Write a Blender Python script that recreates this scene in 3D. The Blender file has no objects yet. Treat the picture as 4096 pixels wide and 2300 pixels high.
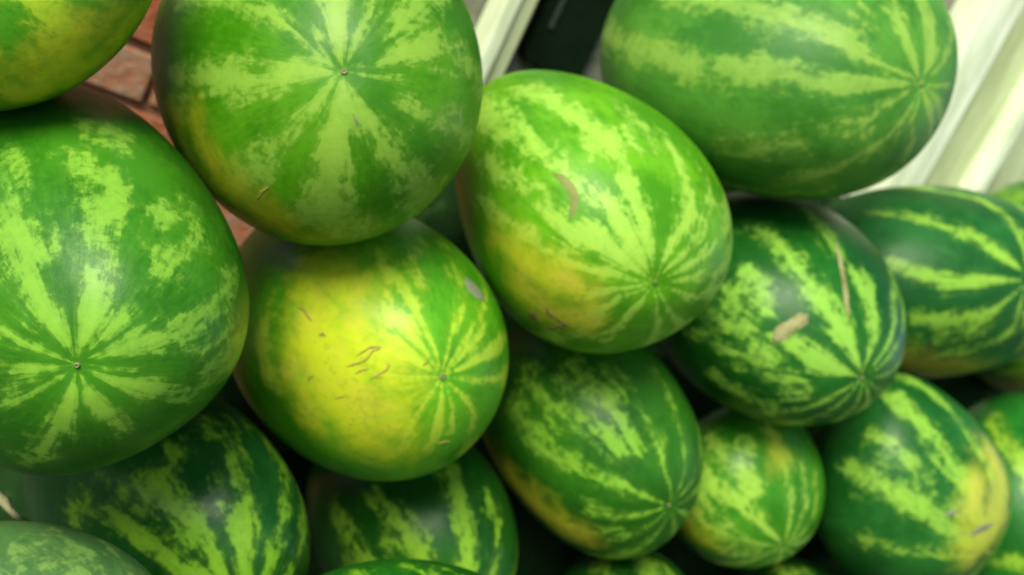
import bpy, bmesh, math, random
import numpy as np
from mathutils import Matrix, Vector

# ------------------------------------------------------------------ camera
F0 = 2048 / math.tan(math.radians(25))          # focal length in photograph pixels (4096 wide)
ROLL, PITCH = math.radians(26.0), math.radians(12.0)
up_c = np.array([math.sin(ROLL)*math.cos(PITCH), math.cos(ROLL)*math.cos(PITCH), math.sin(PITCH)])
up_c /= np.linalg.norm(up_c)
bk = np.array([0, 0, 1.0]); bk = bk - up_c*(bk @ up_c); bk /= np.linalg.norm(bk)
Yw = -bk
Xw = np.cross(Yw, up_c)
M_WC = np.stack([Xw, Yw, up_c])                 # camera axes -> world axes
CAM = np.array([0.0, 0.0, 0.95])
def W(pc):                                      # camera-space points (3,n) or (3,) -> world
    pc = np.asarray(pc, float)
    return M_WC @ pc + (CAM if pc.ndim == 1 else CAM[:, None])
def ray(px, py):
    return np.array([(px-2048)/F0, (1150-py)/F0, -1.0])

scene = bpy.context.scene
cd = bpy.data.cameras.new('camera'); cam = bpy.data.objects.new('camera', cd)
scene.collection.objects.link(cam); scene.camera = cam
cd.sensor_width = 36; cd.lens = 18/math.tan(math.radians(25))
cd.clip_start = 0.02; cd.clip_end = 200
mw = Matrix.Identity(4)
for i in range(3):
    for j in range(3): mw[i][j] = M_WC[i, j]
    mw[i][3] = CAM[i]
cam.matrix_world = mw
cd.dof.use_dof = True; cd.dof.focus_distance = 0.67; cd.dof.aperture_fstop = 5.6

# ------------------------------------------------------------------ world and sun
wd = bpy.data.worlds.new("World"); scene.world = wd; wd.use_nodes = True
nt = wd.node_tree
sky = nt.nodes.new('ShaderNodeTexSky'); sky.sky_type = 'NISHITA'; sky.sun_disc = False
bg = nt.nodes['Background']; nt.links.new(sky.outputs[0], bg.inputs[0]); bg.inputs[1].default_value = 0.09
# the soft light comes from above and behind the camera, from picture-up
ld = np.array([0.0, 0.60, 0.80]); ld /= np.linalg.norm(ld)       # camera space, towards the light
lw = M_WC @ ld
sd = bpy.data.lights.new('sun', 'SUN'); sd.energy = 3.0; sd.angle = math.radians(34); sd.color = (1.0, 0.97, 0.80)
sun = bpy.data.objects.new('sun', sd); scene.collection.objects.link(sun)
sun.rotation_euler = Vector(lw).to_track_quat('Z', 'Y').to_euler()
sun.location = (0, -3, 4)
sky.sun_elevation = math.asin(max(-1, min(1, lw[2])))
sky.sun_rotation = math.atan2(lw[0], lw[1])
scene.view_settings.view_transform = 'Standard'
scene.view_settings.look = 'None'
scene.view_settings.exposure = 1.03
scene.view_settings.gamma = 1.0

C = scene.collection
def tag(o, label=None, cat=None, group=None, kind=None):
    for k, v in (('label', label), ('category', cat), ('group', group), ('kind', kind)):
        if v: o[k] = v
    return o
def link(name, me, parent=None, mat=None):
    o = bpy.data.objects.new(name, me)
    C.objects.link(o)
    if mat: me.materials.append(mat)
    if parent: o.parent = parent
    return o

# ------------------------------------------------------------------ material helpers
class NB:
    def __init__(s, name):
        s.m = bpy.data.materials.new(name); s.m.use_nodes = True
        s.t = s.m.node_tree; s.p = s.t.nodes['Principled BSDF']
    def n(s, typ, **kw):
        nd = s.t.nodes.new(typ)
        for k, v in kw.items(): setattr(nd, k, v)
        return nd
    def put(s, sock, v):
        if hasattr(v, 'is_linked') or isinstance(v, bpy.types.NodeSocket): s.t.links.new(v, sock)
        elif v is not None: sock.default_value = v
    def math(s, op, a, b=None, c=None, clamp=False):
        nd = s.n('ShaderNodeMath', operation=op, use_clamp=clamp)
        s.put(nd.inputs[0], a)
        if b is not None: s.put(nd.inputs[1], b)
        if c is not None: s.put(nd.inputs[2], c)
        return nd.outputs[0]
    def noise(s, vec, scale, detail=4, rough=.55, dist=0.0):
        nd = s.n('ShaderNodeTexNoise'); s.put(nd.inputs['Vector'], vec)
        nd.inputs['Scale'].default_value = scale; nd.inputs['Detail'].default_value = detail
        nd.inputs['Roughness'].default_value = rough; nd.inputs['Distortion'].default_value = dist
        return nd.outputs['Fac']
    def mr(s, v, a, b, c=0.0, d=1.0, smooth=True):
        nd = s.n('ShaderNodeMapRange', interpolation_type='SMOOTHSTEP' if smooth else 'LINEAR')
        s.put(nd.inputs[0], v)
        for i, x in zip((1, 2, 3, 4), (a, b, c, d)): nd.inputs[i].default_value = x
        return nd.outputs[0]
    def mix(s, f, a, b):
        nd = s.n('ShaderNodeMix', data_type='RGBA')
        s.put(nd.inputs[0], f)
        for sock, v in ((nd.inputs[6], a), (nd.inputs[7], b)):
            if isinstance(v, tuple): sock.default_value = (*v, 1)
            else: s.t.links.new(v, sock)
        return nd.outputs[2]
    def attr(s, name, out='Fac'):
        nd = s.n('ShaderNodeAttribute'); nd.attribute_name = name
        return nd.outputs[out]
    def coords(s, off=(0, 0, 0)):
        tc = s.n('ShaderNodeTexCoord'); mp = s.n('ShaderNodeMapping')
        s.t.links.new(tc.outputs['Object'], mp.inputs[0]); mp.inputs[1].default_value = off
        return mp.outputs[0]
    def bump(s, h, strength=.2, dist=.002):
        b = s.n('ShaderNodeBump'); b.inputs['Strength'].default_value = strength
        b.inputs['Distance'].default_value = dist
        s.put(b.inputs['Height'], h); s.t.links.new(b.outputs[0], s.p.inputs['Normal'])
    def col(s, v):
        if isinstance(v, tuple): s.p.inputs['Base Color'].default_value = (*v, 1)
        else: s.t.links.new(v, s.p.inputs['Base Color'])

def rind(name, seed, dark, light, amp=1.0, yellow=(0.42, 0.38, 0.015), rough=0.36, dust=0.0, spec=.24):
    b = NB(name)
    off = (seed*3.17 % 11, seed*5.31 % 13, seed*1.93 % 7)
    co = b.coords(off)
    g = b.attr('stripe'); pol = b.attr('polar'); yl = b.attr('ground_spot'); ss = b.attr('mottle')
    mer = b.attr('meridian', 'Vector')
    ma = b.n('ShaderNodeVectorMath', operation='ADD'); b.put(ma.inputs[0], mer); ma.inputs[1].default_value = off
    mer = ma.outputs[0]
    n1 = b.math('SUBTRACT', b.noise(co, 38, 5, .62, .3), .5)
    n2 = b.math('SUBTRACT', b.noise(mer, 9, 5, .62), .5)
    n3 = b.math('SUBTRACT', b.noise(co, 125, 3, .65), .5)
    fade = b.mr(pol, .015, .11, .12, 1.0)
    a1 = b.math('MULTIPLY', n1, .034*amp)
    a2 = b.math('MULTIPLY', n2, .050*amp)
    a3 = b.math('MULTIPLY', n3, .036*amp)
    s1 = b.math('MULTIPLY', b.math('SUBTRACT', b.math('ADD', b.math('ADD', a1, a2), a3), .0022), fade)
    gv = b.math('ADD', g, s1)
    gq = b.math('DIVIDE', gv, b.mr(pol, .0, .12, .00035, .0042, False))
    edge = b.math('ADD', b.math('MULTIPLY', b.mr(gq, -1.1, 1.3), .5), b.math('MULTIPLY', b.mr(gq, -2.8, 4.2), .5))
    # veins of darker green inside the light stripes, paler clouds inside the dark ones
    n4 = b.noise(mer, 22, 4, .7)
    n5 = b.noise(co, 70, 4, .7, .6)
    vein = b.math('MULTIPLY', b.mr(n5, .42, .66), b.mr(pol, .03, .13, .15, .9))
    lite = b.math('SUBTRACT', edge, b.math('MULTIPLY', b.math('MULTIPLY', vein, edge), .62), clamp=True)
    big = b.noise(co, 11, 2, .5)
    d2 = tuple(min(1, c*f) for c, f in zip(dark, (2.6, 1.75, 2.2)))
    l2 = tuple(min(1, c*f) for c, f in zip(light, (1.42, 1.25, 1.35)))
    cd_ = b.mix(b.mr(b.math('ADD', big, b.math('ADD', b.math('MULTIPLY', n4, .35), b.math('MULTIPLY', n5, .35))), .68, 1.05), dark, d2)
    cl = b.mix(b.mr(b.math('ADD', n5, b.math('MULTIPLY', big, .5)), .5, .95), light, l2)
    halo = b.math('MULTIPLY', b.mr(gv, -.013, .004), b.mr(pol, .01, .10, .1, 1.0))                       # light stripes bleed a little mid green round them
    mid = tuple(.62*a + .38*c for a, c in zip(dark, light))
    base = b.mix(b.math('MULTIPLY', halo, .75), cd_, mid)
    base = b.mix(lite, base, cl)
    # yellow ground spot
    ym = b.mr(b.math('ADD', yl, b.math('ADD', b.math('MULTIPLY', n1, .06), b.math('MULTIPLY', n2, .03))), -.026, .026)
    yc = b.mix(b.mr(b.noise(co, 26, 4, .6, .5), .42, .68), yellow, (yellow[0]*1.06, yellow[1]*.93, yellow[2]*1.8))
    yc = b.mix(b.math('MULTIPLY', b.mr(b.noise(mer, 7, 5, .6), .5, .7), .5), yc, (yellow[0]*.62, yellow[1]*.95, yellow[2]))
    yc = b.mix(b.math('MULTIPLY', b.mr(n3, .02, .16), .45), yc, (yellow[0]*.55, yellow[1]*.62, yellow[2]))
    yc = b.mix(b.math('MULTIPLY', b.mr(n4, .54, .70), .35), yc, (yellow[0]*.80, yellow[1]*.66, yellow[2]*2))
    base = b.mix(b.math('MULTIPLY', ym, .92), base, yc)
    # small brown blemishes, more of them on the ground spot
    br = b.mr(b.noise(co, 55, 3, .5, 1.2), .67, .75)
    br = b.math('MULTIPLY', br, b.math('MULTIPLY_ADD', ym, .28, .08))
    base = b.mix(br, base, (.16, .09, .03))
    wear = b.mr(b.noise(mer, 5, 6, .75, .4), .63, .72)
    base = b.mix(b.math('MULTIPLY', wear, .20), base, (.20, .20, .10))
    b.p.inputs['IOR'].default_value = 1.40
    if dust: base = b.mix(dust, base, (.20, .27, .17))
    b.col(base)
    b.put(b.p.inputs['Roughness'], b.mr(n5, .3, .7, rough-.03, rough+.07))
    b.p.inputs['Specular IOR Level'].default_value = spec
    b.bump(b.math('ADD', b.math('ADD', b.math('MULTIPLY', n3, .12), b.math('MULTIPLY', n5, .10)), big), .5, .0040)
    return b.m

def plain(name, c1, c2, scale=30, rough=.7, bump=.3, bd=.001, spec=.4, stretch=None):
    b = NB(name); co = b.coords()
    if stretch:
        mp = b.n('ShaderNodeMapping'); b.put(mp.inputs[0], co); mp.inputs[3].default_value = stretch; co = mp.outputs[0]
    n = b.noise(co, scale, 6, .65, .4); n2 = b.noise(co, scale*.17, 3, .5)
    f = b.mr(b.math('ADD', n, b.math('MULTIPLY', n2, .8)), .6, 1.15)
    b.col(b.mix(f, c1, c2))
    b.p.inputs['Roughness'].default_value = rough
    b.p.inputs['Specular IOR Level'].default_value = spec
    if bump: b.bump(n, bump, bd)
    return b.m

M_SCAR = plain('corky_scar', (.13, .12, .035), (.31, .30, .13), 260, .85, .5)
M_SCRATCH = plain('brown_scratch', (.22, .18, .03), (.30, .23, .04), 300, .8, .4)
M_GREYSCAR = plain('grey_scar', (.11, .14, .07), (.20, .21, .13), 240, .8, .4)
M_DARKSCAR = plain('dark_scar', (.05, .08, .015), (.20, .14, .03), 150, .8, .4)
M_TAN = plain('tan_streak', (.11, .17, .02), (.22, .22, .06), 90, .75, .4)
M_BLOSSOM = plain('blossom_scar', (.12, .15, .04), (.19, .18, .07), 500, .8, .4)

# ------------------------------------------------------------------ melons
# Each melon: centre and half-extents of its outline, tilt, distance, blossom end, then its own stripes.
def S(txt):
    return [tuple(float(v) for v in p.split(',')) for p in txt.split()]
G = 'watermelons stacked in the pile'
DK, LT = (.010, .090, .004), (.17, .33, .022)
MEL = {}
def melon(key, geo, Z, pole, label, L=(), D=(), Y=(), Mo=(), base=-1, shape=None, dark=DK, light=LT, amp=1.0, seed=1, **kw):
    MEL[key] = dict(geo=geo, Z=Z, pole=pole, label=label, L=[S(t) for t in L], D=[S(t) for t in D], Y=[S(t) for t in Y],
                    Mo=[S(t) for t in Mo], base=base, shape=shape or [0]*6, dark=dark, light=light, amp=amp, seed=seed, kw=kw)

melon('A', (22,-138,631,591,-.14), .79, (-230,-300),
  'yellow-green watermelon in the upper left corner, only its lower edge in view',
  L=['-150,-200,60 100,-60,120 200,90,120 150,250,120 60,340,120', '-200,-150,60 -60,60,90 -20,330,70'],
  D=['20,120,70 70,190,85 40,260,80', '330,0,60 420,20,70 470,-40,60', '-20,20,40 40,60,50', '30,420,30 -30,400,40 -200,380,60'],
  Y=['600,0,45 500,120,60 420,200,80 300,300,80 160,370,60 60,400,40', '380,150,70 270,230,90 160,300,80'],
  amp=.9, seed=1, yellow=(.40,.42,.010), dark=(.02,.12,.003), light=(.19,.33,.014))
melon('B', (1268,273,660,705,.06), .935, (1375,285),
  'large round watermelon at the top beside the brick wall, its blossom end facing the viewer',
  L=['1372,330,12 1368,450,50 1350,600,70 1320,730,90 1290,860,110',
     '1400,350,8 1440,440,28 1530,560,62 1600,660,72 1680,770,88 1720,860,90',
     '1590,400,14 1660,425,25 1740,470,45 1820,500,52 1880,560,35',
     '1410,290,6 1500,305,10 1600,300,12', '1410,265,7 1520,250,14 1620,210,50 1740,190,62 1850,240,60 1890,320,35',
     '1395,245,7 1430,150,22 1490,30,22', '1520,160,12 1600,90,36 1680,20,55 1740,-70,60',
     '1365,240,10 1345,120,42 1335,0,62 1320,-120,70',
     '1330,265,8 1200,170,48 1100,110,60 960,60,68 820,10,50 680,-60,50',
     '1330,288,9 1200,285,40 1080,290,75 940,300,88 830,270,85',
     '1345,310,7 1260,420,26 1130,530,34 1060,630,48 960,740,60'],
  D=['1290,225,5 1210,100,24 1160,-20,45', '1240,210,10 1080,180,60 900,130,90 720,120,90', '1150,440,20 1000,510,85 880,520,75',
     '1250,560,40 1180,680,60 1130,760,50', '1430,560,22 1480,700,62 1560,810,62', '1500,350,20 1620,390,20 1800,380,60', '1550,480,22 1680,580,60 1790,650,70', '1500,180,22 1480,240,30'],
  Mo=['760,240,80 700,380,90', '1300,880,90 1500,930,60', '1200,130,30 1290,140,20'],
  Y=['780,450,22 800,560,38 850,660,55 930,760,80 1050,850,85 1150,910,60', '700,480,30 800,720,55 950,860,60'],
  shape=[-.001,-.004,-.002,0,.003,.002], seed=2, yellow=(.34,.36,.012), dark=(.027,.135,.002), light=(.15,.295,.03))
melon('C', (2350,842,560,569,.22), 1.128, (2628,1135),
  'big bright-green watermelon in the centre with a loop scar on its yellow underside',
  L=['2595,1133,5 2500,1115,12 2370,1085,20 2260,1030,18 2120,955,20 1990,870,22 1900,790,26',
     '2590,1110,6 2490,1030,34 2390,945,50 2290,930,50 2200,850,26 2130,790,24 2060,730,40 1950,640,50',
     '2600,1090,8 2530,980,36 2470,870,52 2440,790,36 2330,730,28 2280,690,30 2220,640,38 2110,560,36 1990,480,60 1900,430,60',
     '2615,1060,7 2585,950,26 2550,850,42 2500,720,46 2470,640,30 2420,570,80 2330,490,40 2200,400,50 2100,350,40',
     '2645,1060,9 2690,960,24 2745,850,38 2745,740,38 2715,640,22 2650,540,30 2560,480,20 2480,400,30',
     '2665,1080,7 2760,980,20 2830,850,18 2820,740,16 2760,620,16', '2680,1105,6 2800,1020,22 2870,930,20',
     '2690,1130,6 2800,1105,18 2870,1060,15', '2680,1160,6 2780,1190,20 2840,1160,15', '2650,1180,5 2690,1250,14 2720,1290,10',
     '2630,1190,5 2632,1270,9 2640,1340,12', '2600,1170,5 2550,1230,14 2500,1290,15 2400,1350,20',
     '2590,1160,5 2480,1190,14 2400,1240,22 2250,1330,30', '2590,1145,5 2450,1160,14 2350,1180,20'],
  D=['2650,800,22 2610,620,32 2570,560,30', '2400,860,18 2330,820,26 2220,750,26'],
  Mo=['2330,900,70 2380,800,60', '2560,560,60'],
  Y=['1990,960,38 2060,1010,60 2160,1080,72 2270,1140,70 2340,1190,50', '2060,1130,60 2160,1220,70 2280,1260,60 2340,1290,40'],
  shape=[0,.005,.034,-.028,-.004,.007], seed=3, yellow=(.43,.45,.02), dark=(0.042,0.19,0.003), light=(0.22,0.42,0.045), amp=1.1)
melon('D', (215,1112,775,768,.12), .886, (305,1462),
  'huge dark watermelon at the left edge with a bold star of light stripes',
  L=['315,1400,14 365,1260,42 385,1130,50 430,1050,36', '385,960,50 400,890,52 440,810,66 450,740,62 370,690,54 290,610,34',
     '330,1420,5 400,1300,9 450,1260,12', '345,1410,7 480,1285,20 590,1170,24 700,1060,30 780,980,20 820,920,14',
     '640,1120,24 620,1030,20 610,990,10', '655,1080,22 690,1000,22', '350,1435,6 470,1400,22 600,1350,42 720,1330,44 800,1300,40 860,1200,38 930,1100,34',
     '365,1462,4 450,1480,7 540,1482,10', '355,1480,6 470,1530,22 600,1560,40 740,1590,40 850,1540,34 900,1450,34',
     '330,1510,8 370,1600,34 430,1655,40 500,1720,20', '300,1520,8 270,1620,36 220,1720,48 120,1810,36',
     '270,1490,6 170,1535,12 60,1580,20 -60,1620,30', '150,1515,5 0,1540,15 -100,1550,20', '260,1465,8 120,1465,22 0,1465,26 -150,1460,40', '265,1440,6 160,1390,16 50,1345,20 -60,1300,30',
     '285,1400,8 225,1290,34 160,1200,52 110,1120,60', '70,1080,50 120,1000,70 60,930,70 30,850,50'],
  D=['240,1150,25 250,1000,40 230,860,50 170,740,40', '530,1250,22 640,1300,20 560,1180,40'],
  Mo=['680,860,50 760,820,50 800,900,40', '780,1330,60 880,1300,60 900,1150,40', '460,560,80 350,520,50', '60,740,40 0,680,60', '850,1500,50 930,1350,40', '150,1250,60'],
  shape=[-.033,-.013,.027,.01,.009,.009], seed=4, dark=(.014,.095,.003), light=(.135,.305,.026), rough=.34)
melon('G', (1455,1353,580,564,.16), 1.087, (1775,1510),
  'watermelon with a huge bright yellow ground spot covered in brown squiggly scratches',
  L=['1775,1470,6 1800,1350,11 1848,1230,14 1840,1150,14 1810,1020,15 1740,930,15', '1790,1475,6 1850,1370,14 1920,1250,16 1945,1170,14 1900,1050,12',
     '1760,1480,5 1740,1400,10 1690,1300,14 1640,1200,40 1570,1100,30 1520,1010,30', '1690,960,18 1640,1050,20 1680,1150,20',
     '1750,1480,7 1690,1385,14 1620,1300,40 1560,1250,40', '1740,1490,7 1650,1430,22 1570,1370,40', '1735,1510,6 1650,1512,12 1560,1505,12',
     '1750,1540,6 1690,1620,14 1640,1700,18 1600,1780,15', '1768,1550,7 1760,1650,22 1740,1740,22 1700,1810,15', '1790,1550,5 1812,1650,13 1800,1730,12',
     '1800,1535,6 1870,1600,14 1900,1680,14 1880,1750,12', '1820,1512,5 1900,1520,14 2000,1510,18', '1810,1490,6 1900,1440,22 1980,1390,26 2025,1330,15',
     '1800,1480,6 1870,1390,16 1935,1310,20', '1080,1200,30 1050,1350,50 1080,1500,50'],
  D=['1100,930,60 1060,1000,80 1080,1120,60', '1000,1500,60 1080,1660,60 1250,1810,50 1400,1880,40', '1700,1260,16 1740,1360,9'],
  Mo=['1600,1220,60', '1300,1840,30', '1880,1400,40'],
  Y=['1210,1060,50 1330,1120,90 1400,1180,80', '1250,1180,80 1260,1300,130 1300,1450,150 1380,1600,150 1440,1730,110 1540,1790,80', '1400,1330,80 1520,1450,70 1600,1560,60 1560,1700,70',
     '1180,1350,60 1180,1500,70 1260,1650,80'],
  shape=[-.001,.001,.005,-.009,0,-.005], seed=5, yellow=(.44,.51,.016), dark=(0.035,0.19,0.004), light=(0.27,0.43,0.025), amp=.7)
melon('E', (3107,1235,524,472,.18), 1.348, (3455,1515),
  'dark watermelon right of centre with a tan scab and a long tan crack',
  L=['3460,1460,6 3500,1350,22 3492,1250,40 3465,1150,36 3430,1090,18', '3490,1470,6 3570,1350,16 3582,1200,16 3545,1050,16 3470,930,16 3380,860,14',
     '3440,1470,8 3400,1380,34 3340,1280,50 3260,1160,52 3210,1090,34 3150,1010,28 3080,940,26 2990,900,24', '3420,1500,7 3320,1465,34 3240,1420,40 3190,1370,28',
     '3420,1530,5 3300,1600,12 3200,1640,14 3080,1650,14', '3430,1540,5 3350,1620,11 3250,1680,12', '3450,1550,5 3420,1620,10 3370,1670,10',
     '3490,1540,5 3530,1570,9 3560,1560,8', '3500,1510,5 3570,1490,9 3610,1440,10', '3490,1490,5 3560,1430,9 3610,1340,10',
     '2990,1090,30 2960,1150,36 3020,1170,26 3060,1250,22', '2860,1250,20 2920,1310,24 3000,1310,18', '3160,1510,24 3050,1480,20 2950,1430,22 2860,1360,20 2780,1310,16', '3100,1620,14 2950,1560,16 2850,1500,16',
     '3330,1000,20 3285,910,24 3240,850,18'],
  Mo=['2980,1200,90', '3080,1400,60', '3180,1560,50'],
  shape=[.002,-.003,-.006,-.002,-.002,.004], seed=6, dark=(0.005,0.062,0.005), light=(0.17,0.37,0.04), rough=.32)
melon('F', (3130,229,719,567,.06), 1.297, (3700,340),
  'longest watermelon, lying sideways at the top right against the pale woodwork',
  L=['3665,335,7 3500,330,22 3300,330,36 3150,300,50 3000,260,50 2850,280,40 2700,230,50 2560,200,50 2450,150,50',
     '3660,310,7 3550,270,18 3450,210,34 3370,150,46 3250,95,46 3080,40,46 2850,0,46 2650,-20,40', '3680,295,9 3650,220,26 3610,130,30 3570,50,36',
     '3715,290,9 3735,200,40 3715,80,44 3680,0,40', '3740,300,7 3790,240,18 3810,150,18', '3740,345,6 3820,345,14', '3712,380,10 3730,450,28 3740,500,20',
     '3692,385,7 3655,480,11 3640,600,14 3600,650,10', '3682,380,7 3620,480,16 3530,570,20 3430,620,22 3330,680,30 3200,710,35', '3660,355,5 3560,410,8 3470,440,10'],
  D=['2660,90,60 2820,120,60 3000,170,46', '2980,440,60 3300,440,50 3500,400,26'],
  Mo=['2900,570,50 3050,590,50 3180,570,40', '3300,500,40 3480,500,25', '2900,740,30 3300,760,30', '3050,80,80', '3450,80,50'],
  shape=[.002,-.007,-.011,.002,-.003,-.012], seed=7, dark=(0.025,0.125,0.01), light=(0.155,0.3,0.04), rough=.42)
melon('M', (3689,1126,626,387,-.01), 1.629, (4115,1120),
  'long striped watermelon lying sideways at the right edge below the woodwork',
  L=['4080,1120,7 3950,1120,22 3780,1130,28 3650,1080,22 3560,1050,18', '4090,1080,6 4020,1030,26 3920,960,30 3800,910,24 3680,880,22 3500,850,20',
     '4100,1050,6 4080,940,22 4010,850,26 3900,790,22 3750,762,16', '4080,1160,6 3980,1240,18 3800,1280,26 3650,1270,25', '4090,1190,6 4040,1330,18 3900,1400,16 3750,1420,18',
     '4100,1250,12 4080,1400,15'],
  Mo=['3800,1330,60 3950,1300,30', '3640,1380,50'],
  Y=['3600,1440,80 3700,1470,90 3800,1480,80 3900,1470,50'], seed=8, dark=(0.006,0.064,0.009), light=(0.165,0.345,0.032), yellow=(.26,.24,.02))
melon('V', (4170,1156,420,444,0), 1.95, (4400,1300),
  'olive-green watermelon at the right edge, mostly hidden behind the long striped one',
  L=['4050,800,20 3990,760,30 3950,740,30', '4200,1300,40 4150,1450,40 4000,1500,30'], Mo=['4050,1500,120', '4040,780,50'],
  Y=['3900,1560,40 4096,1540,60'], seed=9, dark=(0.02,0.11,0.006), light=(0.11,0.23,0.02), yellow=(.18,.2,.02))
melon('H', (2352,1719,454,516,.31), 1.262, (2685,2029),
  'oval watermelon below the centre one with a narrow yellow patch down its lower left side',
  L=['2655,2015,7 2560,1980,14 2440,1930,20 2330,1870,26 2220,1830,30 2150,1780,32 2100,1710,30 2050,1640,26',
     '2490,1800,22 2400,1720,24 2310,1670,24 2220,1620,34 2160,1560,28', '2560,1790,24 2500,1700,34 2440,1640,20 2380,1540,26',
     '2690,1980,4 2650,1850,8 2640,1750,20 2600,1690,20 2560,1640,10', '2710,1980,5 2740,1870,9 2730,1740,9 2690,1620,10 2620,1490,12', '2722,1990,5 2780,1900,8 2792,1810,6',
     '2650,2040,7 2560,2060,13 2450,2062,13 2380,2040,10', '2662,2060,5 2590,2110,9 2490,2150,12', '2680,2070,5 2640,2130,9 2560,2190,12', '2720,2022,5 2775,1980,8'],
  Mo=['2440,1560,70 2300,1500,60', '2120,1500,50', '2080,1600,40', '2450,2130,40', '2200,1720,40'],
  D=['2560,1960,12 2450,1860,24 2330,1790,20', '2250,1950,36 2400,2000,24'],
  Y=['1930,1740,50 1960,1830,62 2040,1920,70 2130,2010,74 2220,2085,70 2310,2135,52'],
  shape=[.002,-.001,-.002,-.005,.01,-.007], seed=10, dark=(.010,.075,.003), light=(0.15,0.34,0.025), yellow=(.46,.45,.02))
melon('I', (2985,1945,318,332,-.01), 1.42, (3125,2175),
  'smallest watermelon in the pile, pale green, wedged under the scabbed one',
  L=['3105,2150,12 3040,2080,24 2960,2010,30 2870,1960,40 2810,1900,40', '3010,1960,36 2980,1900,44 2930,1850,24', '3145,2140,8 3160,2020,16 3150,1880,24 3120,1780,24 3080,1720,20',  # second stroke paints the round highlight into the rind
     '3165,2150,7 3220,2010,10 3210,1860,11', '3185,2150,7 3262,2030,11 3258,1900,9', '3090,2180,7 2950,2150,18 2800,2080,24', '3100,2200,7 2980,2220,13 2850,2180,18', '2840,1750,34 2900,1820,26'],
  Mo=['2820,1980,40 2900,2120,50 3040,2220,30', '3000,1780,40'],
  Y=['3110,1770,20 3120,1830,20', '2740,2080,40 2840,2170,34'],
  shape=[-.003,-.004,-.005,.014,-.003,.002], seed=11, dark=(.02,.135,.005), light=(.225,.42,.045), yellow=(.38,.44,.02), rough=.3)
melon('J', (3632,1955,405,444,.10), 1.504, (3955,2215),
  'watermelon at the lower right with a yellow patch and brown smudges along its right flank',
  L=['3945,2180,10 3900,2050,36 3830,1900,46 3750,1780,38 3660,1680,30 3580,1600,30', '3910,2185,12 3790,2110,40 3690,2030,50 3600,1980,42 3500,1920,34 3400,1870,34', '3560,1760,30 3480,1740,20', '3900,2222,8 3750,2210,16 3600,2200,18 3450,2150,22',
     '3975,2120,12 3960,1900,24 3880,1740,18 3770,1600,16'],
  Mo=['3560,1860,60 3680,1900,40', '3450,1950,40', '3850,2000,60'],
  Y=['3950,1800,40 3990,1900,80 3990,2000,95 3965,2100,100 3900,2180,90', '3900,1930,50 3890,2020,60 3900,2080,70'],
  shape=[-.008,.001,.022,.01,.014,-.017], seed=12, dark=(0.006,0.065,0.007), light=(0.17,0.36,0.035), yellow=(.38,.43,.03), rough=.36)
melon('Q', (4110,2060,400,490,.1), 1.719, (4330,2350),
  'watermelon in the lower right corner behind the one with brown smudges',
  L=['4150,2300,20 4060,2240,20 4000,2250,18', '4200,2100,40 4100,1850,40 4030,1770,36 3940,1690,22'], Mo=['3980,1680,40'], seed=13, dark=(0.006,0.08,0.006))
melon('K', (665,2030,575,560,.28), 1.06, (975,2430),
  'broad-striped watermelon at the bottom left, tucked under the huge dark one',
  L=['970,2380,26 970,2200,36 965,2080,46 960,2010,44', '955,1960,30 930,1890,44 940,1820,24', '900,2350,26 860,2250,30 800,2130,36 730,2060,40 680,1990,36 660,1920,40 700,1820,36',
     '1040,2350,22 1095,2200,22 1145,2030,16 1140,1900,11', '850,2330,34 700,2250,44 580,2170,40 500,2110,40 430,2040,36', '1060,2390,30 1170,2280,32 1210,2170,16'],
  Mo=['880,1720,60 970,1700,30', '600,1960,70 450,1980,60 300,2020,50', '700,2200,50'],
  seed=14, dark=(0.005,0.052,0.006), light=(0.15,0.34,0.018), rough=.3)
melon('T', (89,2492,610,409,.05), .85, (400,2700),
  'dusty grey-green watermelon cut off by the lower left corner',
  L=['480,2480,40 430,2320,26 330,2200,14 180,2120,10', '560,2420,24 520,2290,20 420,2170,14'], Mo=['100,2180,60 300,2250,70', '50,2280,60', '560,2300,40'],
  seed=15, dark=(.016,.075,.010), light=(.10,.20,.03), dust=.08, rough=.5)
melon('L', (1645,2113,425,480,.18), 1.237, (1850,2470),
  'dark watermelon with two broad pale stripes, under the yellow-spotted one',
  L=['1850,2400,34 1868,2240,38 1858,2100,40 1830,1990,34 1800,1900,28', '1760,2400,26 1690,2250,36 1640,2130,46 1560,2040,30 1480,1980,20', '1930,2400,26 1985,2250,20 1990,2110,16 1950,1980,10',
     '1620,2400,34 1480,2260,36 1390,2130,36 1340,2060,26'],
  Mo=['1600,2180,60', '1800,1880,40', '1400,2280,50'],
  seed=16, dark=(0.006,0.056,0.004), light=(0.16,0.34,0.02), rough=.34)
melon('N', (1600,2595,561,365,-.01), .963, (1750,2800),
  'watermelon showing only a thin dark striped arc at the bottom edge left of centre',
  L=['1640,2460,30 1500,2320,20 1420,2285,10', '1750,2440,20 1740,2300,16 1640,2262,9', '1900,2450,24 1900,2330,12 1780,2270,8'], seed=17, dark=(0.004,0.055,0.003), light=(0.14,0.34,0.014))
melon('R', (2520,2600,340,430,.1), 1.331, (2620,2860),
  'watermelon top with mottled green blotches at the bottom edge below the narrow yellow patch',
  L=['2600,2500,30 2600,2350,34 2590,2250,34 2540,2200,26', '2500,2450,20 2440,2300,22 2400,2240,20'], Mo=['2650,2280,50'], seed=18, dark=(0.004,0.055,0.003))
melon('S', (3170,2570,300,340,.1), 1.571, (3300,2720),
  'watermelon top at the bottom edge directly below the smallest pale one',
  L=['3200,2500,24 3150,2330,28 3110,2260,24'], Mo=['3200,2280,30'], seed=19, dark=(0.004,0.055,0.003))

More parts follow.
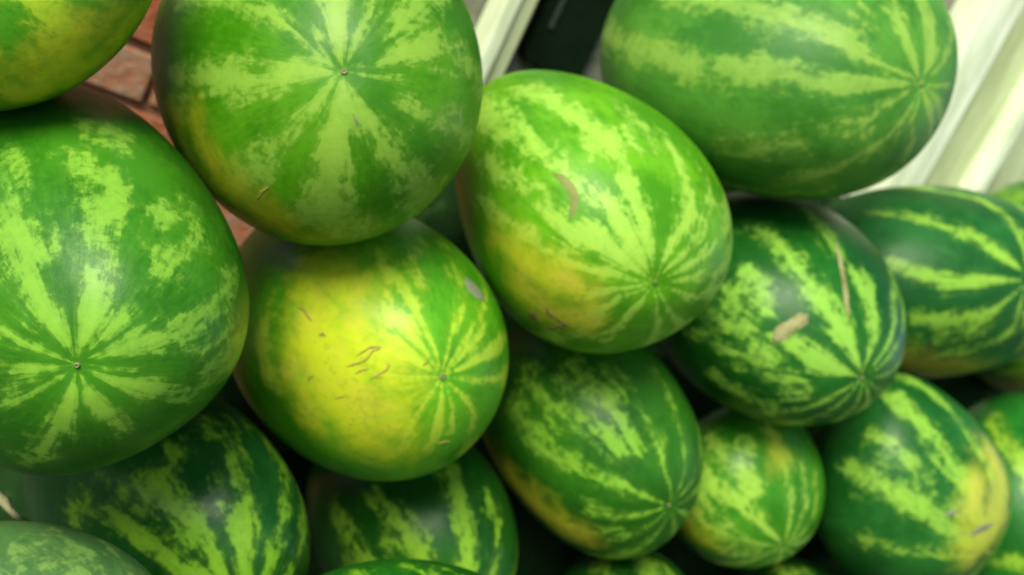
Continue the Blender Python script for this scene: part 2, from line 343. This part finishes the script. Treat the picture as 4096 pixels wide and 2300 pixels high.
for i_, (geo, Z_, pole, lab) in enumerate((  # added filler melons that darken the gaps behind the pile
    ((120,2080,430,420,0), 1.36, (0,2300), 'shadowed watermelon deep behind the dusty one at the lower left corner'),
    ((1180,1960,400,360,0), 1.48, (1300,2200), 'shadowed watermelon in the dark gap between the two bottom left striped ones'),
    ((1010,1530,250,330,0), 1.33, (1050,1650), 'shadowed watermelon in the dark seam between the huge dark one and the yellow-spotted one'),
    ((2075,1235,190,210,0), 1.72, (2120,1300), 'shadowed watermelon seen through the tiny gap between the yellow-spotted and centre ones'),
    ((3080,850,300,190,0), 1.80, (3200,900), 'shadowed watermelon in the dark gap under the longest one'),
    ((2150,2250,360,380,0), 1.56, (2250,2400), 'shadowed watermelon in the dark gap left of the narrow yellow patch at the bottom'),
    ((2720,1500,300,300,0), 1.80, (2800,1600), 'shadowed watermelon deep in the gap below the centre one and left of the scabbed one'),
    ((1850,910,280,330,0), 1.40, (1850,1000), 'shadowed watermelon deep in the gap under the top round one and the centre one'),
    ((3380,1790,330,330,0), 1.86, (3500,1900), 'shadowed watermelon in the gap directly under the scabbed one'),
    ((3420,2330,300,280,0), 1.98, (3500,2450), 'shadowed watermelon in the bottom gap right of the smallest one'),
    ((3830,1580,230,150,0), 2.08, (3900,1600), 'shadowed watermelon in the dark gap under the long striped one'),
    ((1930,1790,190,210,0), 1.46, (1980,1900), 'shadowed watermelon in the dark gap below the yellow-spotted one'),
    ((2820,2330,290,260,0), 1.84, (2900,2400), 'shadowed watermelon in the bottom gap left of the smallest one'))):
    melon('back%d' % i_, geo, Z_, pole, lab, seed=30+i_, dark=(.004,.020,.003), light=(.018,.05,.008), rough=.75, spec=.1,  # gap shade is painted into these near-black rinds
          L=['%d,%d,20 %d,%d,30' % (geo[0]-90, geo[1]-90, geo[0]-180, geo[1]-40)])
_i = np.arange(3000)+.5; _z = 1-2*_i/3000; _p = np.pi*(1+5**.5)*_i
SPH = np.stack([np.sqrt(1-_z*_z)*np.cos(_p), np.sqrt(1-_z*_z)*np.sin(_p), _z])
NP_, NT_ = 240, 150
def build_melon(key):
    d = MEL[key]; cx, cy, wx, wy, r = d['geo']; Z = d['Z']; p = d['pole']
    tgt = np.array([[wx*wx, r*wx*wy], [r*wx*wy, wy*wy]], float); ChT = np.linalg.cholesky(tgt); Sg = tgt.copy(); c0 = np.array([cx, cy], float); cc = c0.copy()
    e = np.array([p[0]-cx, p[1]-cy], float); pl = np.linalg.norm(e); u = e/pl
    SU = math.sqrt(u @ Sg @ u); b = math.sqrt(wx*wx*wy*wy*(1-r*r))/SU
    ct = min(math.sqrt(max(SU*SU-pl*pl, 1))/b, .995); st = math.sqrt(1-ct*ct)
    a = min(max(pl/st, b*1.05), b*1.42) if st > .05 else 1.15*b
    cross = (a*a-b*b)*st*ct; DD = b*b+(a*a-b*b)*ct*ct
    s = Z/F0; K_ = np.eye(2)
    for it in range(4):                               # pull the outline in so that it is right in perspective
        Ch = ChT @ K_
        al = np.linalg.solve(Ch, cross*u); D = math.sqrt(max(DD-al @ al, (.6*b)**2))
        rc = ray(*cc); rn = rc/np.linalg.norm(rc)
        L = np.zeros((3, 3))
        for j in range(2):
            L[0, j] = Ch[0, j]*s; L[1, j] = -Ch[1, j]*s; L[:, j] -= rn*al[j]*s
        L[:, 2] = -rn*D*s
        cen = rc*Z
        X = L @ SPH + cen[:, None]
        uv = np.linalg.solve(ChT, np.stack([X[0]/-X[2]*F0+2048-c0[0], 1150-X[1]/-X[2]*F0-c0[1]]))
        lo, hi = uv.min(1), uv.max(1)
        cc = cc - ChT @ ((lo+hi)/2)
        K_ = K_ @ np.diag(2/(hi-lo))
    Li = np.linalg.inv(L); bm = b*s
    sh = d['shape']; rs = np.random.RandomState(d['seed']*7+3)
    kv = rs.normal(0, 1.6, (5, 3)); kp = rs.uniform(0, 6.3, 5)
    def radial(q):                                    # gentle lumps so that no melon is a perfect ellipsoid
        ph = np.arctan2(q[1], q[0]); w = q[0]**2+q[1]**2
        f = sum(sh[i]*t for i, t in enumerate((np.cos(2*ph), np.sin(2*ph), np.cos(3*ph), np.sin(3*ph), np.cos(4*ph), np.sin(4*ph))))
        lump = sum(np.sin(kv[i] @ q + kp[i]) for i in range(5))*.0034
        return 1 + f*w + lump
    def pix2q(px, py):
        o = Li @ (-cen); dr = Li @ ray(px, py)
        A = dr @ dr; B = o @ dr; Cc = o @ o - 1; disc = B*B-A*Cc
        t = (-B - math.sqrt(disc))/A if disc > 0 else -B/A
        q = o+dr*t; return q/np.linalg.norm(q)
    qp = pix2q(*p)
    ax = np.cross([0.3, 1, .2], qp); ax /= np.linalg.norm(ax); R = np.stack([ax, np.cross(qp, ax), qp], 1)
    # vertices on rings round the blossom end
    th = np.linspace(0, math.pi, NT_+1)[1:-1]; ph = np.arange(NP_)*2*math.pi/NP_
    v = [np.array([[0, 0, 1.0]]).T]
    T, Pp = np.meshgrid(th, ph, indexing='ij'); T = T.ravel(); Pp = Pp.ravel()
    vv = np.stack([np.sin(T)*np.cos(Pp), np.sin(T)*np.sin(Pp), np.cos(T)])
    V = np.concatenate([np.array([[0], [0], [1.0]]), vv, np.array([[0], [0], [-1.0]])], 1)
    TT = np.concatenate([[0], T, [math.pi]]); PP = np.concatenate([[0], Pp, [0]])
    Q = R @ V
    rad = radial(Q)*(1 - .012*np.exp(-(TT/.10)**2) - .010*np.exp(-((math.pi-TT)/.14)**2))
    P3 = (L @ (Q*rad))
    def surf(q, lift=0.0):                            # point on the surface (relative to the centre), with lift along the normal
        q = q/np.linalg.norm(q); x = L @ (q*radial(q[:, None])[0]); n = Li.T @ q; n /= np.linalg.norm(n)
        return x + n*lift
    def path(st, pole=True, extend=True):
        pts = []
        near = pole and math.hypot(st[0][0]-p[0], st[0][1]-p[1]) < 130
        if near: pts.append((qp, 2.0*s))
        for x, y, w in st: pts.append((pix2q(x, y), w*s))
        if extend and near and len(st) > 1:
            ql, w = pts[-1]
            if ql[2] < .5:
                vl = R.T @ ql; az = math.atan2(vl[1], vl[0]); t0 = math.acos(max(-1, min(1, vl[2])))
                for t in np.linspace(t0+.15, math.pi-.12, 6):
                    q = R @ np.array([math.sin(t)*math.cos(az), math.sin(t)*math.sin(az), math.cos(t)])
                    pts.append((q, max(w, .012)*min(1, 1.6*math.sin(t))))
        out, ow = [], []
        for (q0, w0), (q1, w1) in zip(pts[:-1], pts[1:]):
            n = max(2, int(np.linalg.norm(q1-q0)*bm/.004))
            for i in range(n):
                f = i/n; q = q0*(1-f)+q1*f; out.append(q/np.linalg.norm(q)); ow.append(w0*(1-f)+w1*f)
        out.append(pts[-1][0]); ow.append(pts[-1][1])
        return np.array(out), np.array(ow)
    Pf = (L @ Q).T
    def sdist(paths):
        best = np.full(Pf.shape[0], -9.0)
        for q, w in paths:
            X = (L @ q.T).T
            for a0 in range(0, len(X), 8):
                dd = np.sqrt(((Pf[:, None, :]-X[None, a0:a0+8])**2).sum(2))
                best = np.maximum(best, (w[None, a0:a0+8]-dd).max(1))
        return best
    lp = [path(t) for t in d['L']]
    az_used = []
    for q, w in lp:
        vq = R.T @ q.T; tt = np.arccos(np.clip(vq[2], -1, 1)); az_used += list(np.arctan2(vq[1], vq[0])[tt > .35])
    az_used = np.array(az_used)
    for k in range(24):                               # stripes go on round the side that is turned away
        az = k*math.pi/12 + rs.uniform(-.08, .08)
        q90 = R @ np.array([math.cos(az), math.sin(az), 0]); 
        if q90[2] > -.12: continue
        if len(az_used) and np.abs((az_used-az+math.pi) % (2*math.pi)-math.pi).min() < .33: continue
        ts = np.linspace(.06, math.pi-.06, 70)
        q = np.stack([R @ np.array([math.sin(t)*math.cos(az+.06*math.sin(3*t)), math.sin(t)*math.sin(az+.06*math.sin(3*t)), math.cos(t)]) for t in ts])
        lp.append((q, np.sin(ts)*bm*rs.uniform(.08, .16))); az_used = np.append(az_used, az)
    g = sdist(lp); g = np.maximum(g, -.03)
    if d['Mo']: g = np.maximum(g, np.minimum(sdist([path(t, False, False) for t in d['Mo']]), .0005))
    if d['D']: g = np.minimum(g, -sdist([path(t, False, False) for t in d['D']]))
    g = np.clip(g, -.03, .03)
    yl = np.clip(sdist([path(t, False, False) for t in d['Y']]), -.06, .06) if d['Y'] else np.full(len(g), -.06)
    # mesh
    me = bpy.data.meshes.new('watermelon')
    n = NT_-1; idx = 1+np.arange(n*NP_).reshape(n, NP_); nx = np.roll(idx, -1, 1)
    quads = np.stack([idx[:-1], idx[1:], nx[1:], nx[:-1]], 2).reshape(-1, 4)
    top = np.stack([np.zeros(NP_, int), idx[0], nx[0]], 1); bot = np.stack([np.full(NP_, 1+n*NP_), nx[-1], idx[-1]], 1)
    if np.linalg.det(M_WC @ L @ R) < 0: quads = quads[:, ::-1]; top = top[:, ::-1]; bot = bot[:, ::-1]
    loops = np.concatenate([quads.ravel(), top.ravel(), bot.ravel()]).astype(np.int32)
    tot = np.concatenate([np.full(len(quads), 4), np.full(2*NP_, 3)]).astype(np.int32)
    start = np.concatenate([[0], np.cumsum(tot)[:-1]]).astype(np.int32)
    co = (M_WC @ P3).T.astype(np.float32)
    me.vertices.add(len(co)); me.vertices.foreach_set('co', co.ravel())
    me.loops.add(len(loops)); me.loops.foreach_set('vertex_index', loops)
    me.polygons.add(len(tot)); me.polygons.foreach_set('loop_start', start); me.polygons.foreach_set('loop_total', tot)
    me.polygons.foreach_set('use_smooth', np.ones(len(tot), bool))
    me.update(calc_edges=True)
    for nm, arr in (('stripe', g), ('ground_spot', yl), ('polar', TT*bm*1.1), ('mottle', g*0)):
        at = me.attributes.new(nm, 'FLOAT', 'POINT'); at.data.foreach_set('value', arr.astype(np.float32))
    at = me.attributes.new('meridian', 'FLOAT_VECTOR', 'POINT')
    at.data.foreach_set('vector', np.stack([np.cos(PP), np.sin(PP), TT*.45], 1).astype(np.float32).ravel())
    o = link('watermelon', me, None, rind('rind', d['seed'], d['dark'], d['light'], d['amp'], **d['kw']))
    o.location = W(cen)
    tag(o, d['label'], 'watermelon', G)
    d.update(o=o, pix2q=pix2q, surf=surf, s=s, qp=qp, R=R)
    return o

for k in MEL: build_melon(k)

def ribbon(key, name, st, mat, lift=.0011, label=None):
    """a corky ridge lying on the rind along a traced line: (x, y, half width)"""
    d = MEL[key]; pts = S(st); rows = []
    fine = []
    for (x0, y0, w0), (x1, y1, w1) in zip(pts[:-1], pts[1:]):
        n = max(2, int(math.hypot(x1-x0, y1-y0)/9))
        for i in range(n): fine.append((x0+(x1-x0)*i/n, y0+(y1-y0)*i/n, w0+(w1-w0)*i/n))
    fine.append(pts[-1]); rnd = random.Random(len(st)); vs = []; fs = []
    for i, (x, y, w) in enumerate(fine):
        a = fine[max(0, i-1)]; b = fine[min(len(fine)-1, i+1)]
        dx, dy = b[0]-a[0], b[1]-a[1]; l = math.hypot(dx, dy) or 1; nx_, ny_ = -dy/l, dx/l
        e = min(1, min(i, len(fine)-1-i)/2.5+.15)
        w = w*(e*(rnd.uniform(.6, 1.35) if w < 9 else rnd.uniform(.92, 1.08)))*(1.35 if name == 'scratch' else 1); jx, jy = rnd.uniform(-1.5, 1.5), rnd.uniform(-1.5, 1.5)
        for k, (t, h) in enumerate(((-1, -.0006), (-.55, lift*.7), (0, lift), (.55, lift*.7), (1, -.0006))):
            q = d['pix2q'](x+jx+nx_*w*t, y+jy+ny_*w*t); vs.append(M_WC @ d['surf'](q, h*rnd.uniform(.8, 1.2)))
        if i:
            for k in range(4):
                s0 = (i-1)*5+k; fs.append((s0, s0+1, s0+6, s0+5))
    me = bpy.data.meshes.new(name); me.from_pydata([tuple(v) for v in vs], [], fs); me.polygons.foreach_set('use_smooth', [True]*len(fs))
    o = link(name, me, d['o'], mat)
    if label: o['label'] = label
    return o
def button(key, rpx=17):
    """the small round blossom scar at the end of the melon"""
    d = MEL[key]; r = rpx*d['s']; R = d['R']; qp = d['qp']; p0 = d['surf'](qp, -.0125*.14)
    n = d['surf'](qp, 1.0)-d['surf'](qp, 0); a = R[:, 0]-n*(R[:, 0] @ n); a /= np.linalg.norm(a); b = np.cross(n, a)
    vs = []; fs = []; rnd = random.Random(d['seed'])
    prof = [(0, .0001), (.3, .0004), (.6, .0016), (.85, .0011), (1.1, -.0015)]
    N = 14; jit = [rnd.uniform(.85, 1.15) for _ in range(N)]
    for pr, h in prof[1:]:
        for i in range(N):
            t = 2*math.pi*i/N; vs.append(M_WC @ (p0+a*math.cos(t)*pr*r*jit[i]+b*math.sin(t)*pr*r*jit[i]+n*h))
    vs.append(M_WC @ (p0+n*prof[0][1]))
    for k in range(3):
        for i in range(N):
            j = (i+1) % N; fs.append((k*N+i, k*N+j, (k+1)*N+j, (k+1)*N+i))
    for i in range(N): fs.append((len(vs)-1, (i+1) % N, i))
    me = bpy.data.meshes.new('blossom_scar'); me.from_pydata([tuple(v) for v in vs], [], fs); me.polygons.foreach_set('use_smooth', [True]*len(fs))
    link('blossom_scar', me, d['o'], M_BLOSSOM)
for k in 'BCDGEFHIJ': button(k, {'B': 12, 'D': 10, 'G': 11, 'C': 7, 'I': 7}.get(k, 8))

# scars and scratches the photograph shows
ribbon('E', 'scab', '3092,1368,14 3112,1345,30 3140,1318,36 3160,1305,26 3190,1288,34 3218,1272,28 3234,1258,12', M_SCAR, .0022, 'raised tan scab')
ribbon('E', 'crack_scar', '3345,970,7 3362,1040,10 3378,1120,12 3388,1200,14 3398,1270,7', M_SCAR, .0009, 'long thin tan crack')
ribbon('G', 'grey_scar', '1862,1110,8 1885,1145,24 1910,1175,22 1935,1205,8', M_GREYSCAR, .0012, 'grey scuffed patch')
for st in ('1385,1468,4 1420,1455,5 1450,1448,5 1478,1425,5 1490,1405,4 1530,1390,4', '1425,1425,4 1450,1408,4 1480,1390,5 1520,1385,4', '1420,1492,4 1450,1480,4 1480,1472,3',
           '1480,1512,4 1510,1500,5 1545,1480,5 1560,1462,4 1545,1450,4', '1505,1515,3 1530,1505,3', '1190,1228,6 1215,1240,5 1230,1262,5 1248,1285,6', '1235,1525,4 1240,1508,4 1260,1500,3',
           '1340,1590,3 1380,1582,3', '1690,1460,4 1705,1452,5 1712,1440,3', '1770,1345,4 1790,1338,6'):
    ribbon('G', 'scratch', st, M_SCRATCH, .0006)
ribbon('G', 'brown_spot', '1275,1342,6 1290,1335,14 1305,1348,8', M_SCRATCH, .0006)
ribbon('G', 'brown_spot', '1750,1772,6 1775,1768,10 1800,1765,5', M_SCRATCH, .0006)
for st in ('2120,1230,10 2140,1250,16 2165,1268,12', '2180,1210,5 2200,1240,6 2240,1270,6 2270,1290,6 2230,1295,5 2180,1285,5', '2240,1292,6 2280,1285,5'):
    ribbon('C', 'loop_scar', st, M_DARKSCAR, .0006)
ribbon('C', 'tan_streak', '2210,694,12 2250,712,22 2282,752,28 2300,795,28 2292,840,20 2276,874,10', M_TAN, .0004)
ribbon('B', 'tan_streak', '1410,450,4 1422,475,8 1430,505,4', M_GREYSCAR, .0007)
ribbon('B', 'scratch', '1030,790,4 1050,765,6 1080,740,4', M_SCRATCH, .0006)
ribbon('J', 'brown_smudge', '3880,2140,10 3930,2110,18 3970,2090,10', M_GREYSCAR, .0006)
ribbon('J', 'brown_smudge', '3770,2060,8 3800,2050,16 3835,2045,8', M_GREYSCAR, .0006)

# ------------------------------------------------------------------ the wall behind the pile
YAW = math.radians(32)
h_c = M_WC.T @ np.array([math.cos(YAW), math.sin(YAW), 0])      # along the wall, to the right and away
n_c = np.cross(h_c, up_c)                                       # out of the wall ...
if n_c[2] < 0: n_c = -n_c                                       # ... towards the viewer
P0 = ray(500, 350)*1.48
def onwall(px, py, out=0.0):
    """wall coordinates (along, up) of a photograph point, on the plane 'out' metres in front of the wall"""
    r_ = ray(px, py); q = P0+n_c*out; t = (q @ n_c)/(r_ @ n_c); x = r_*t-P0
    return float(x @ h_c), float(x @ up_c)
WM = Matrix.Identity(4)
hw, nw, uw = M_WC @ h_c, M_WC @ n_c, np.array([0, 0, 1.0])
for i in range(3):
    WM[i][0], WM[i][1], WM[i][2], WM[i][3] = hw[i], -nw[i], uw[i], W(P0)[i]
# local axes of wall objects: x along, y into the wall (negative = proud), z up
ZF = -float(W(P0)[2])                                           # the floor in wall coordinates
def wallbox(name, x0, x1, y0, y1, z0, z1, mat, parent=None, bev=.0015, corner=None, seg=2):
    bm = bmesh.new(); bmesh.ops.create_cube(bm, size=1)
    for v in bm.verts:
        v.co = Vector(((x0+x1)/2+v.co.x*(x1-x0), (y0+y1)/2+v.co.y*(y1-y0), (z0+z1)/2+v.co.z*(z1-z0)))
    if bev: bmesh.ops.bevel(bm, geom=list(bm.edges), offset=bev, segments=seg, profile=.6, affect='EDGES')
    if flipped:
        bmesh.ops.recalc_face_normals(bm, faces=bm.faces)
    me = bpy.data.meshes.new(name); bm.to_mesh(me); bm.free()
    o = link(name, me, parent, mat)
    if not parent: o.matrix_world = WM
    return o
flipped = True
def root(name, label, cat):
    e = bpy.data.objects.new(name, None); C.objects.link(e); e.matrix_world = WM; e.empty_display_size = .1
    return tag(e, label, cat)

M_BRICK = [plain('brick_%d' % i, c1, c2, 75, .9, 1.0, .008) for i, (c1, c2) in enumerate((((.30,.065,.014),(.32,.15,.075)), ((.32,.09,.025),(.27,.19,.12)), ((.27,.055,.012),(.31,.12,.055))))]
M_MORTAR = plain('mortar', (.13,.040,.016), (.20,.10,.055), 60, .95, .6, .002)
M_PLASTER = plain('grey_plaster', (.10,.105,.06), (.22,.23,.16), 22, .9, .4)
M_CREAM = plain('cream_paint', (.30,.35,.15), (.48,.55,.31), 30, .6, .4, .0015, stretch=(3, 3, .35))
M_LIT = plain('lit_gloss_paint', (.46,.54,.31), (.78,.84,.62), 24, .45, .3, .001, stretch=(3, 3, .35))  # brighter copy of the pale paint for faces turned to the light
M_GROOVE = plain('groove_shade', (.22,.20,.09), (.32,.30,.15), 20, .7, .2, .0006, stretch=(6, 6, .7))  # shade of the grooves painted as a tan tone
M_BLACK = plain('black_panel', (.003,.009,.003), (.005,.013,.005), 30, .8, .1, .0005, .03)
M_WALL_SHADE = plain('wall_shade', (.03,.035,.022), (.06,.06,.04), 20, .7, .2)  # dark colour stands for wall lying in shadow
M_FLOOR = plain('concrete_floor', (.05,.05,.04), (.09,.09,.07), 9, .9, .3)

xb0 = onwall(-900, 0)[0]; xb1 = onwall(1500, 500)[0]
bw = root('brick_wall', 'rough red brick wall seen in the gaps between the left watermelons', 'wall')
wallbox('mortar_bed', xb0, xb1, .008, .12, ZF, .75, M_MORTAR, bw, 0)
rnd = random.Random(5); ch = .078; BL = .25; row = 0; z = onwall(560, 180)[1]-ch*11+.005
while z < .45:
    x = onwall(-250, 300)[0]-(row % 2)*BL/2
    while x < xb1-.06:
        l = min(BL, xb1-x)-.010
        wallbox('brick', x, x+l, -rnd.uniform(0, .006), .07, z, z+ch-.013, rnd.choice(M_BRICK), bw, .003, seg=1)
        x += BL
    z += ch; row += 1

xp0, xp1, xp2 = onwall(2012, 0, .05)[0], onwall(2075, 0, .05)[0], onwall(2152, 0, .05)[0]
xd1 = onwall(3350, 300)[0]
o = wallbox('plaster_wall', xb1, xd1, .0, .12, ZF, 1.2, M_PLASTER, None, 0)
tag(o, 'grey plaster wall behind the pile between the brick and the woodwork', 'wall')
pr = root('door_post', 'narrow pale cream post rising between the top round watermelon and the black panel', 'post')
wallbox('post_edge', xp0, xp1, -.062, -.002, ZF, 1.2, M_LIT, pr, .003)
wallbox('post_groove', xp1, xp1+.006, -.040, -.002, ZF, 1.2, M_GROOVE, pr, 0)
wallbox('post_face', xp1+.006, xp2, -.052, -.002, ZF, 1.2, M_CREAM, pr, .003)

# black panel with rounded lower corners leaning on the plaster
def on(px, py): return onwall(px, py, .03)
xl, xr = on(2155, 60)[0], on(2400, 150)[0]
zb = on(2068, 215)[1]
def panel():
    bm = bmesh.new(); rr = .016; x0, x1, z0, z1 = xl+.004, xr, zb-.004, .95; vs = []
    for cx_, cz_, a0, r_ in ((x0+rr, z0+rr, 180, rr), (x1-.012, z0+.012, 270, .012), (x1-.02, z1-.02, 0, .02), (x0+.02, z1-.02, 90, .02)):
        for i in range(7):
            t = math.radians(a0+15*i); vs.append(bm.verts.new((cx_+r_*math.cos(t), -.03, cz_+r_*math.sin(t))))
    f = bm.faces.new(vs)
    ex = bmesh.ops.extrude_face_region(bm, geom=[f]); bmesh.ops.translate(bm, vec=(0, .025, 0), verts=[v for v in ex['geom'] if isinstance(v, bmesh.types.BMVert)])
    bmesh.ops.recalc_face_normals(bm, faces=bm.faces)
    bmesh.ops.bevel(bm, geom=[e for e in bm.edges if e.calc_face_angle(0) > 1], offset=.002, segments=2, affect='EDGES')
    me = bpy.data.meshes.new('black_panel'); bm.to_mesh(me); bm.free(); return me
bp = root('black_panel', 'glossy black panel with a rounded lower corner behind the centre watermelon', 'panel')
link('panel_board', panel(), bp, M_BLACK)
M_TRIM = plain('dull_trim', (.014,.026,.015), (.022,.036,.022), 40, .5, .1)
wallbox('trim_line', xl+.022, xl+.030, -.034, -.0302, zb+.055, .93, M_TRIM, bp, .001)

# pale door frame at the right: boards of different depth
od = .05
def xw(px, py, o_=od): return onwall(px, py, o_)[0]
fr = root('door_frame', 'pale painted door frame boards, lit faces coloured whiter, at the top right', 'door frame')
e0 = xw(3905, 0); 
edges = [(xw(3912, 0), xw(3985, 60), -.075, M_LIT), (xw(3985, 60), xw(4010, 60), -.030, M_GROOVE), (xw(4010, 60), xw(4060, 60), -.060, M_LIT),
         (xw(4060, 60), xw(3985, 500), -.045, M_CREAM), (xw(3985, 500), xw(4030, 500), -.085, M_LIT), (xw(4030, 500), xw(4045, 500), -.035, M_GROOVE),
         (xw(4045, 500), xw(4400, 500), -.055, M_CREAM)]
for x0, x1, y0, m in edges:
    if x1 > x0+.001: wallbox('board', x0, x1-.0008, y0, -.002, ZF, 1.3, m, fr, .004 if x1-x0 > .02 else .0)
    print('board', round(x0, 3), round(x1, 3))
xe = max(e[1] for e in edges)
o = wallbox('plaster_wall', edges[0][0]+.002, xe+1.5, .0, .12, ZF, 1.3, M_PLASTER, None, 0)
tag(o, 'grey plaster wall carrying the pale woodwork at the right edge', 'wall')
dr = root('wall_shade', 'dark recessed sheet painted as wall shadow between the longest watermelon and the pale frame', 'shade panel')  # added dark sheet in place of the shadowed wall
wallbox('shade_sheet', xd1+.002, edges[0][0]-.002, .03, .07, ZF+.005, 1.3, M_WALL_SHADE, dr, .002)

# floor
bm = bmesh.new(); bmesh.ops.create_grid(bm, x_segments=8, y_segments=8, size=6)
me = bpy.data.meshes.new('floor'); bm.to_mesh(me); bm.free()
fl = link('floor', me, None, M_FLOOR); tag(fl, 'pale concrete floor under the pile', None, None, 'structure')

# dry vine stem in the dark gap at the left edge
def tube(name, pts, radii, mat, N=8):
    vs = []; fs = []
    for i, p_ in enumerate(pts):
        t = np.array(pts[min(i+1, len(pts)-1)])-np.array(pts[max(i-1, 0)]); t /= np.linalg.norm(t)
        a = np.cross(t, [0.2, .1, 1]); a /= np.linalg.norm(a); b = np.cross(t, a)
        for k in range(N):
            g_ = 2*math.pi*k/N; vs.append(tuple(np.array(p_)+(a*math.cos(g_)+b*math.sin(g_))*radii[i]*(1+.18*math.sin(3*g_+i))))
        if i:
            for k in range(N): fs.append(((i-1)*N+k, (i-1)*N+(k+1) % N, i*N+(k+1) % N, i*N+k))
    fs.append(tuple(range(N))[::-1]); fs.append(tuple((len(pts)-1)*N+k for k in range(N)))
    me = bpy.data.meshes.new(name); me.from_pydata(vs, [], fs); me.polygons.foreach_set('use_smooth', [True]*len(fs))
    return link(name, me, None, mat)
M_STEM = plain('dry_stem', (.22,.20,.08), (.40,.38,.18), 200, .85, .5)
pp = [W(ray(x, y)*z_) for x, y, z_ in ((-60, 1960, .97), (-10, 1985, .955), (15, 2005, .95), (35, 2035, .945), (62, 2062, .95), (110, 2085, .97))]
o = tube('vine_stem', pp, [.0035, .0042, .0048, .0030, .0026, .002], M_STEM)
tag(o, 'short dry pale vine stem in the dark gap at the lower left edge', 'stem')
